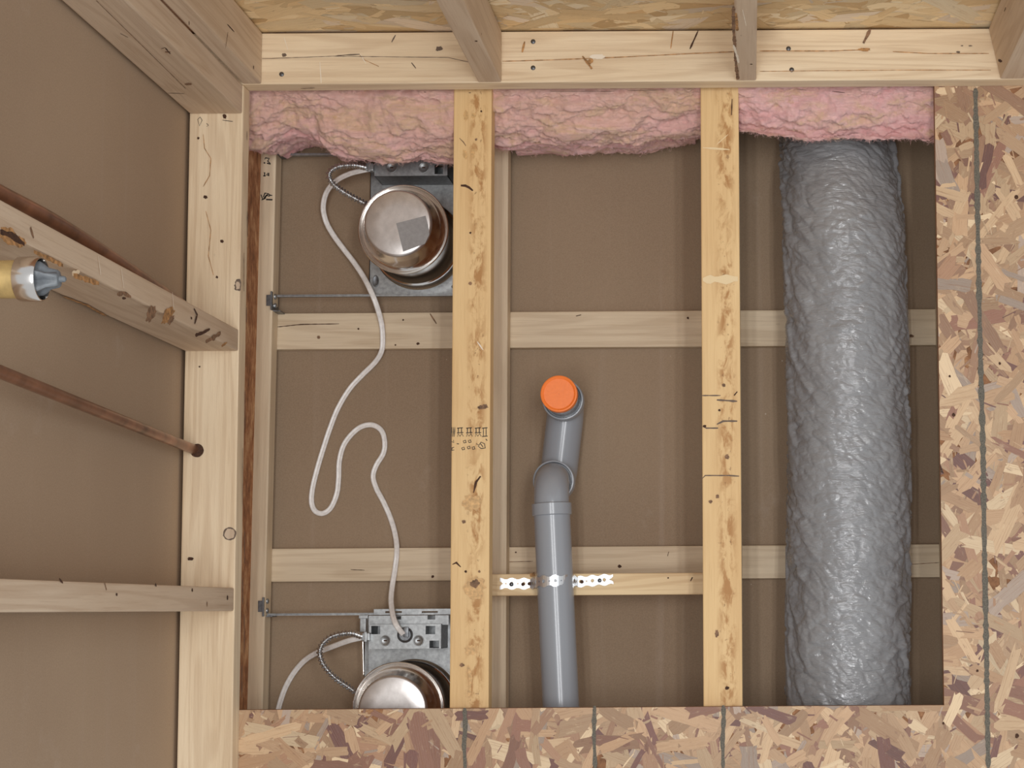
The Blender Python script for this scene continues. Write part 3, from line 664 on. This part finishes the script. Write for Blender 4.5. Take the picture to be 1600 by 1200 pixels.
# hanger strap: perforated zinc band bent over the pipe
def strap():
    zt = -.1515; pc = A0.lerp(A1, .62); a = P(781, 912, zt); b = P(828, 912, zt); c = P(903, 909, zt); d = P(958, 905, zt + .004)
    yy = (a.y + d.y) / 2; cx = (P(838, 910, -.1185).x + P(893, 910, -.1185).x) / 2; R2 = R_P + .0012; path = []
    path += [a.lerp(b, i / 20) for i in range(21)]
    for i in range(31):
        an = math.radians(196 - 212 * i / 30); path.append(Vector((cx + R2 * math.cos(an), yy + (.0045 * (i / 30 - .5)), -.1185 + R2 * math.sin(an))))
    path += [c.lerp(d, i / 20) for i in range(21)]
    path = resample(path, .0007); bm = bmesh.new(); s = 0; cols = []; NW = 26; W0 = .0088; step_ = .0105; mid = []
    for i, p in enumerate(path):
        if i: s += (p - path[i - 1]).length
        w_ = W0 * (1 + .17 * math.cos(2 * math.pi * s / (2 * step_))); mid.append(s)
        tt = (path[min(i + 1, len(path) - 1)] - path[max(i - 1, 0)]).normalized(); sd = Vector((0, 1, 0)) - tt * tt.y; sd.normalize()
        cols.append([(bm.verts.new(p + sd * (w_ * (j / NW * 2 - 1))), s, w_ * (j / NW * 2 - 1)) for j in range(NW + 1)])
    tot = s
    for i in range(len(cols) - 1):
        for j in range(NW):
            _, s_, t_ = cols[i][j]; s_ += .00035; t_ += .0003; hole = False
            kk = round(s_ / step_); rad = .0030 if kk % 2 == 0 else .0014
            if (s_ - kk * step_) ** 2 + t_ ** 2 < rad ** 2: hole = True
            for e in (s_, tot - s_):          # forked ends
                if e < .006 and abs(t_) < .0045 * (1 - e / .006): hole = True
            if hole: continue
            bm.faces.new((cols[i][j][0], cols[i + 1][j][0], cols[i + 1][j + 1][0], cols[i][j + 1][0]))
    bmesh.ops.delete(bm, geom=[v for v in bm.verts if not v.link_faces], context='VERTS')
    r = bmesh.ops.solidify(bm, geom=bm.faces[:], thickness=.0009)
    bmesh.ops.recalc_face_normals(bm, faces=bm.faces[:])
    tg = empty('pipe_strap', P(866, 910, -.152)); tag(tg, 'perforated white metal hanger strap bent over the drain pipe onto the block', 'strap')
    finish('band', bm, 'strap', tg)
    for px, py in ((799, 913), (937, 907)):
        bm = bmesh.new(); lathe(bm, P(px, py, -.1495), [(.0004, .0018), (.002, .0018), (.0036, .0006), (.0038, -.0015)], 20); finish('screw', bm, 'nail', tg, True)
    for px, py in ((817, 913), (827, 912), (909, 909)):
        bm = bmesh.new(); lathe(bm, P(px, py, -.1495), [(.0004, .0016), (.0018, .0016), (.0030, .0006), (.0032, -.0015)], 18); finish('screw', bm, 'gouge', tg, True)
strap()

# ------------------------------------------------------------------ pot lights
def holed(name, x, y, z, holes, mat, parent, round_hole=None):
    """sheet in the XY plane with rectangular openings cut through"""
    xs = sorted({x[0], x[1], *[v for h in holes for v in h[:2]]}); ys = sorted({y[0], y[1], *[v for h in holes for v in h[2:]]}); bm = bmesh.new(); vv = {}
    def V(a, b):
        if (a, b) not in vv: vv[a, b] = bm.verts.new((a, b, z[1]))
        return vv[a, b]
    for a, b in zip(xs[:-1], xs[1:]):
        for c, d in zip(ys[:-1], ys[1:]):
            mx, my = (a + b) / 2, (c + d) / 2
            if any(h[0] < mx < h[1] and h[2] < my < h[3] for h in holes): continue
            bm.faces.new((V(a, c), V(b, c), V(b, d), V(a, d)))
    bmesh.ops.recalc_face_normals(bm, faces=bm.faces[:])
    for f in bm.faces:
        if f.normal.z < 0: f.normal_flip()
    bmesh.ops.solidify(bm, geom=bm.faces[:], thickness=z[1] - z[0]); bmesh.ops.recalc_face_normals(bm, faces=bm.faces[:])
    return finish(name, bm, mat, parent)
def round_plate(x, y, z, c, r, parent, small):
    bm = bmesh.new(); n = 72; tops = []
    for j in range(n):
        a = 2 * math.pi * j / n; dx, dy = math.cos(a), math.sin(a)
        tx = ((x[1] if dx > 0 else x[0]) - c[0]) / dx if abs(dx) > 1e-6 else 9; ty = ((y[1] if dy > 0 else y[0]) - c[1]) / dy if abs(dy) > 1e-6 else 9
        tt = max(min(tx, ty), r + .0005); tops.append((bm.verts.new((c[0] + r * dx, c[1] + r * dy, z[1])), bm.verts.new((c[0] + tt * dx, c[1] + tt * dy, z[1]))))
    for j in range(n):
        a, b = tops[j], tops[(j + 1) % n]; bm.faces.new((a[0], a[1], b[1], b[0]))
    cor = [(sx_, sy_) for sx_ in x for sy_ in y]
    for cx, cy in cor:     # square off the corners
        q = sorted([t_[1] for t_ in tops], key=lambda v: (v.co.x - cx) ** 2 + (v.co.y - cy) ** 2)[:2]
        try: bm.faces.new((q[0], bm.verts.new((cx, cy, z[1])), q[1]))
        except ValueError: pass
    for f in bm.faces:
        f.normal_update()
        if f.normal.z < 0: f.normal_flip()
    bmesh.ops.solidify(bm, geom=bm.faces[:], thickness=z[1] - z[0]); bmesh.ops.recalc_face_normals(bm, faces=bm.faces[:])
    return finish('mounting_plate', bm, 'galv', parent)
def pot_light(cx, cy, label, xl, xr, yb, yt, box, holes, rods, brackets, conduit, upper):
    """cx, cy centre of the can; plate xl..xr, yb..yt; box = junction box rectangle"""
    t = empty('pot_light', (cx, cy, -.278)); tag(t, label, 'light fixture', 'recessed light housings in the left bay')
    zp = -.2645
    mp = round_plate((xl, xr), (yb, yt), (zp - .0012, zp), (cx, cy), .0835, t, None)
    for e_ in (xl, xr - .0012):
        bm = bmesh.new(); add_box(bm, (e_, e_ + .0012), (yb, yt), (-.278, zp)); finish('plate_rim', bm, 'tin', mp)
    # slots and tabs on the plate
    for (a, b, w_, h_) in ((xl + .010, yb + .052, .008, .010), (xl + .012, yb + .026, .010, .018), (xl + .045, yb + .014, .016, .006), (xr - .035, yb + .015, .012, .007)):
        if abs((a - cx) ** 2 + (b - cy) ** 2) ** .5 > .092 and a < xr - .004:
            bm = bmesh.new(); lathe(bm, (a, b, zp + .0004), [(.0001, .0), (.005, .0), (.0056, .0005), (.0064, .0005), (.0068, -.0005)], 20); bmesh.ops.scale(bm, vec=(w_ / .011, h_ / .011, 1), space=Matrix.Translation((-a, -b, 0)), verts=bm.verts); finish('slot', bm, 'galv_dark', mp, True)
    # collar, can and lid
    bm = bmesh.new(); lathe(bm, (cx, cy, 0), [(.079, -.2775), (.079, -.255), (.081, -.252), (.081, -.232), (.0785, -.230)], 72); finish('collar', bm, 'tin', t, 'auto')
    lx, ly = .0035, -.002
    bm = bmesh.new(); lathe(bm, (cx - lx, cy - ly, 0), [(.0725, -.275), (.0735, -.150), (.0788, -.1450), (.0800, -.1430), (.0803, -.1412), (.0798, -.1396), (.0788, -.1390), (.0778, -.1396), (.0774, -.1412), (.0773, -.1430)], 96)
    finish('can', bm, 'tin', t, 'auto')
    bm = bmesh.new(); lathe(bm, (cx - lx, cy - ly, 0), [(.0774, -.1425), (.0730, -.1400), (.0675, -.1300), (.0625, -.1120), (.0592, -.0985)], 96); sh = finish('shoulder', bm, 'tin', t, 'auto')
    bm = bmesh.new(); lathe(bm, (cx - lx, cy - ly, 0), [(.0592, -.0985), (.0585, -.0950), (.0568, -.0930), (.0545, -.0922), (.03, -.0920), (.0003, -.0920)], 96); ld = finish('lid', bm, 'alu', t, 'auto')
    # junction box
    bx0, bx1, by0, by1 = box; zt = -.196
    jb = holed('junction_box', (bx0, bx1), (by0, by1), (zt - .0012, zt), holes, 'galv', t)
    bm = bmesh.new(); add_box(bm, (bx0, bx0 + .001), (by0, by1), (-.263, zt - .0012)); add_box(bm, (bx1 - .001, bx1), (by0, by1), (-.263, zt - .0012))
    add_box(bm, (bx0, bx1), (by0, by0 + .001), (-.263, zt - .0012)); add_box(bm, (bx0, bx1), (by1 - .001, by1), (-.263, zt - .0012)); finish('box_side', bm, 'galv_dark', jb)
    for kx, ky in (upper):
        p = P(kx, ky, zt); bm = bmesh.new(); lathe(bm, p, [(.0002, .0002), (.0078, .0002), (.0084, .0010), (.0092, .0010), (.0096, .0)], 32)
        ko = finish('knockout', bm, 'galv', jb, True); bm = bmesh.new(); add_box(bm, (p.x - .0028, p.x + .0028), (p.y - .0012, p.y + .0012), (p.z, p.z + .0007)); finish('slot', bm, 'gouge', ko)
    for (x0, x1, yy, z_) in rods:
        bm = bmesh.new(); add_box(bm, (x0, x1), (yy - .0012, yy + .0012), (z_ - .018, z_), .0004); add_box(bm, (x0, x1), (yy - .003, yy - .0004), (z_ - .0015, z_)); finish('hanger_bar', bm, 'galv', t)
    for (bx, yy, h_) in brackets:
        bm = bmesh.new(); add_box(bm, (bx - .0006, bx + .0016), (yy, yy + h_), (-.262, -.214), .0004); add_box(bm, (bx - .009, bx), (yy + .008, yy + h_ - .006), (-.2195, -.2175), .0003); add_box(bm, (bx, bx + .014), (yy - .001, yy + .0012), (-.258, -.226), .0003)
        br = finish('bracket', bm, 'galv_dark', t)
        for q in (.3, .8):
            bm = bmesh.new(); lathe(bm, (bx + .0015, yy + h_ * q, -.232), [(.0002, .0050), (.0040, .0042), (.0050, .002), (.0050, 0)], 16, 'X'); finish('nail', bm, 'galv', br, True)
    # armoured conduit between box and can
    pts = resample(catmull(conduit, 24), .00065)
    tube('armoured_conduit', pts, lambda i, s: .0047 + .0014 * math.sin(2 * math.pi * s / .0062), 'conduit', t, 16)
    c0 = Vector(conduit[0]); bm = bmesh.new(); add_box(bm, (c0.x - .002, c0.x + .012), (c0.y - .007, c0.y + .007), (c0.z - .008, c0.z + .007), .0015); add_box(bm, (c0.x + .002, c0.x + .007), (c0.y - .009, c0.y + .009), (c0.z + .006, c0.z + .0085), .001); finish('cable_clamp', bm, 'galv', t)
    return t, ld, jb
C1 = P(630, 358, -.14); B = lambda a, b, c_, d: (P(a, d, -.196).x, P(c_, d, -.196).x, P(a, d, -.196).y, P(a, b, -.196).y)
hb = lambda a, b, c_, d: (P(a, d, -.196).x, P(c_, d, -.196).x, P(a, d, -.196).y, P(a, b, -.196).y)
xl = P(577, 430, -.2645).x; fl = -.8600
lt1, lid1, jb1 = pot_light(C1.x + .0035, C1.y - .002, 'pot light housing with a grey sticker on its lid, half under the pink insulation', xl, -.5005, P(600, 461, -.2645).y, P(600, 262, -.2645).y,
    B(585, 232, 699, 275), [hb(679, 258, 692, 272), hb(672, 244, 690, 250)],
    [(fl + .001, -.5005, P(500, 461, -.235).y, -.235), (fl + .001, -.66, P(500, 240, -.235).y, -.235)],
    [(fl - .0005, P(430, 487, -.235).y, .034), (fl - .0005, P(430, 243, -.235).y, .026)],
    [P(574, 262, -.190), P(552, 258, -.165), P(526, 261, -.150), P(514, 272, -.150), P(521, 288, -.155), P(542, 303, -.155), P(572, 319, -.158)], [(612, 262), (662, 262)])
pts = [P(a, b, -.0915) for a, b in ((619, 349), (665, 337), (669, 352), (671, 366), (664, 381), (630, 393))]
bm = bmesh.new(); flat_poly(bm, pts, AX[2], .0002, 0); bmesh.ops.solidify(bm, geom=bm.faces[:], thickness=.0003); tag(finish('sticker', bm, 'sticker', lid1), 'dull grey square sticker')
C2 = P(622, 1107, -.14)
lt2, lid2, jb2 = pot_light(C2.x + .0035, C2.y - .002, 'pot light housing half hidden below the lower edge of the floor opening', P(569, 1030, -.2645).x, -.5005, C2.y - .105, P(600, 962, -.2645).y,
    B(576, 976, 689, 1014), [hb(580, 978, 594, 991), hb(665, 978, 680, 991), hb(671, 1001, 686, 1013)],
    [(fl - .006, -.5005, P(500, 959, -.235).y, -.235)],
    [(fl - .0065, P(420, 963, -.235).y, .034)],
    [P(568, 995, -.190), P(545, 989, -.165), P(515, 996, -.150), P(500, 1014, -.150), P(504, 1036, -.150), P(522, 1058, -.155), P(545, 1074, -.155), P(560, 1085, -.158)], [(602, 1001), (654, 1001)])
# slotted upper flange of the lower fixture's frame
a = P(584, 961, -.222); b = P(705, 951, -.222)
hl = lambda u, v, w_, x_: (P(u, x_, -.222).x, P(w_, x_, -.222).x, P(u, x_, -.222).y, P(u, v, -.222).y)
holed('frame_flange', (a.x, b.x), (a.y, b.y), (-.2232, -.222), [hl(602, 955, 628, 958), hl(659, 955, 684, 958)], 'galv', lt2)
a = P(576, 977, -.208); b = P(701, 962, -.208)
hl = lambda u, v, w_, x_: (P(u, x_, -.208).x, P(w_, x_, -.208).x, P(u, x_, -.208).y, P(u, v, -.208).y)
holed('box_flange', (a.x, b.x), (a.y, b.y), (-.2092, -.208), [hl(619, 962.5, 627, 968), hl(668, 961.5, 680, 968)], 'galv', lt2)
bm = bmesh.new(); p = P(566, 970, -.222); add_box(bm, (p.x - .004, p.x + .006), (p.y - .020, p.y + .010), (-.2245, -.222), .0006); add_box(bm, (p.x - .006, p.x + .010), (p.y + .004, p.y + .010), (-.223, -.220), .0006)
finish('side_tab', bm, 'galv', lt2)
a = P(567, 1002, -.215); b = P(568, 1054, -.215)
tube('edge_rod', [a, b], .0018, 'tin', lt2, 12)
# clamp where the white cable enters the lower box
p = P(633, 992, -.195); bm = bmesh.new(); lathe(bm, p, [(.0005, .001), (.010, .001), (.0125, .003), (.0138, .002), (.014, -.001)], 32); add_box(bm, (p.x - .002, p.x + .007), (p.y - .004, p.y + .014), (p.z + .001, p.z + .006), .001); finish('cable_clamp', bm, 'galv_dark', lt2, 'auto')

# ------------------------------------------------------------------ white cables
def cable(path, label):
    pts = resample(catmull(path, 20), .002); bm = bmesh.new()
    def sec(i, s):
        o = []
        for j in range(24):
            a = 2 * math.pi * j / 24; x, y = .0049 * math.cos(a), .0029 * math.sin(a)
            if abs(x) < .0016: y *= .5
            o.append((x, y))
        return o
    sweep(bm, pts, sec, transport=False); bmesh.ops.recalc_face_normals(bm, faces=bm.faces[:])
    return tag(finish('electrical_cable', bm, 'cable', None, True), label, 'cable', 'white house wiring cables')
zc_ = -.2745; zs = -.2550
cp = [(578, 264, -.190), (563, 267, -.19), (545, 272, -.20), (526, 282, -.215), (511, 299, -.23), (505, 322, -.245), (509, 345, -.255), (520, 366, -.258), (536, 388, -.258), (553, 410, -.255), (567, 431, -.245), (578, 452, -.230), (588, 476, -.232), (596, 505, -.248), (598, 530, -.254),
      (596, 549, -.258), (586, 566, -.268), (566, 586, zc_), (546, 608, zc_), (528, 638, zc_), (516, 668, zc_), (506, 698, zc_), (495, 735, zc_), (488, 765, zc_), (487, 786, zc_), (493, 799, zc_), (505, 802, zc_), (517, 793, zc_), (526, 772, zc_),
      (529, 748, zc_), (530, 722, zc_), (536, 698, zc_), (548, 680, zc_), (564, 667, zc_), (582, 664, zc_), (596, 673, zc_), (601, 690, zc_), (599, 708, zc_), (588, 727, zc_), (583, 744, zc_), (588, 763, zc_), (600, 786, zc_),
      (611, 812, zc_), (618, 838, -.268), (620, 862, -.256), (617, 890, -.253), (613, 915, -.245), (611, 938, -.225), (614, 962, -.195), (620, 978, -.182), (630, 991, -.190)]
cable([P(*q) for q in cp], 'long white cable looping from the upper pot light down to the lower one')
cp = [(566, 996, -.188), (545, 1001, -.195), (520, 1010, -.215), (495, 1020, -.235), (476, 1032, -.255), (460, 1050, -.270), (448, 1070, zc_), (440, 1090, zc_), (434, 1112, zc_), (430, 1135, zc_)]
cable([P(*q) for q in cp], 'short white cable leaving the lower pot light and running under the floor edge')

# ------------------------------------------------------------------ tubes of the left wall
def copper(path, r, label):
    pts = resample(catmull(path, 16), .012)
    return tag(tube('copper_pipe', pts, r, 'copper', None, 24), label, 'pipe', 'copper tubes in the left wall')
q0 = P(307, 704, .020); q1 = P(0, 581, .82); q2 = q1 + (q1 - q0) * .15
copper([q0, q0.lerp(q1, .3), q1, q2], .0082, 'thin copper tube slanting into a round hole in the left wall plate')
q0 = P(302, 494, .018); q1 = P(278, 474, .10); q2 = P(110, 362, .52); q3 = P(0, 302, .74); q4 = q3 + (q3 - q2) * .4
copper([q0, q1, q2, q3, q4], .0105, 'dark copper tube running close along the bark-streaked stud')
# capped tube coming out of the left wall
zt = 1.16; tip = P(100, 436, zt); y_, = (tip.y,); K = lambda px: P(px, 436, zt).x
t = empty('capped_pipe', (-.934, y_, zt)); tag(t, 'brass-coloured tube with a steel collar and grey plug at the left edge', 'pipe')
bm = bmesh.new(); lathe(bm, (0, y_, zt), [(.0190, -.934), (.0190, K(34))], 48, 'X', close=True); finish('tube', bm, 'brass', t, 'auto')
bm = bmesh.new(); lathe(bm, (0, y_, zt), [(.0200, K(30)), (.0222, K(32)), (.0226, K(38)), (.0226, K(62)), (.0216, K(66)), (.0205, K(66)), (.0195, K(60)), (.0190, K(46))], 48, 'X'); finish('collar', bm, 'tin', t, 'auto')
bm = bmesh.new(); N = 40; rings = []
for px, r, st_ in ((46, .0150, .20), (56, .0150, .22), (62, .0135, .34), (70, .0110, .34), (76, .0092, .25), (90, .0085, .1), (93, .0070, .1), (94, .0034, 0), (101, .0030, 0), (103, .0018, 0)):
    rings.append([bm.verts.new((K(px), y_ + r * (1 + st_ * math.cos(5 * a)) * math.cos(a), zt + r * (1 + st_ * math.cos(5 * a)) * math.sin(a))) for a in [2 * math.pi * j / N for j in range(N)]])
for r0, r1 in zip(rings[:-1], rings[1:]):
    for j in range(N): bm.faces.new((r0[j], r0[(j + 1) % N], r1[(j + 1) % N], r1[j]))
bm.faces.new(rings[0]); bm.faces.new(rings[-1]); bmesh.ops.recalc_face_normals(bm, faces=bm.faces[:]); finish('plug', bm, 'grey_plug', t, 'auto')
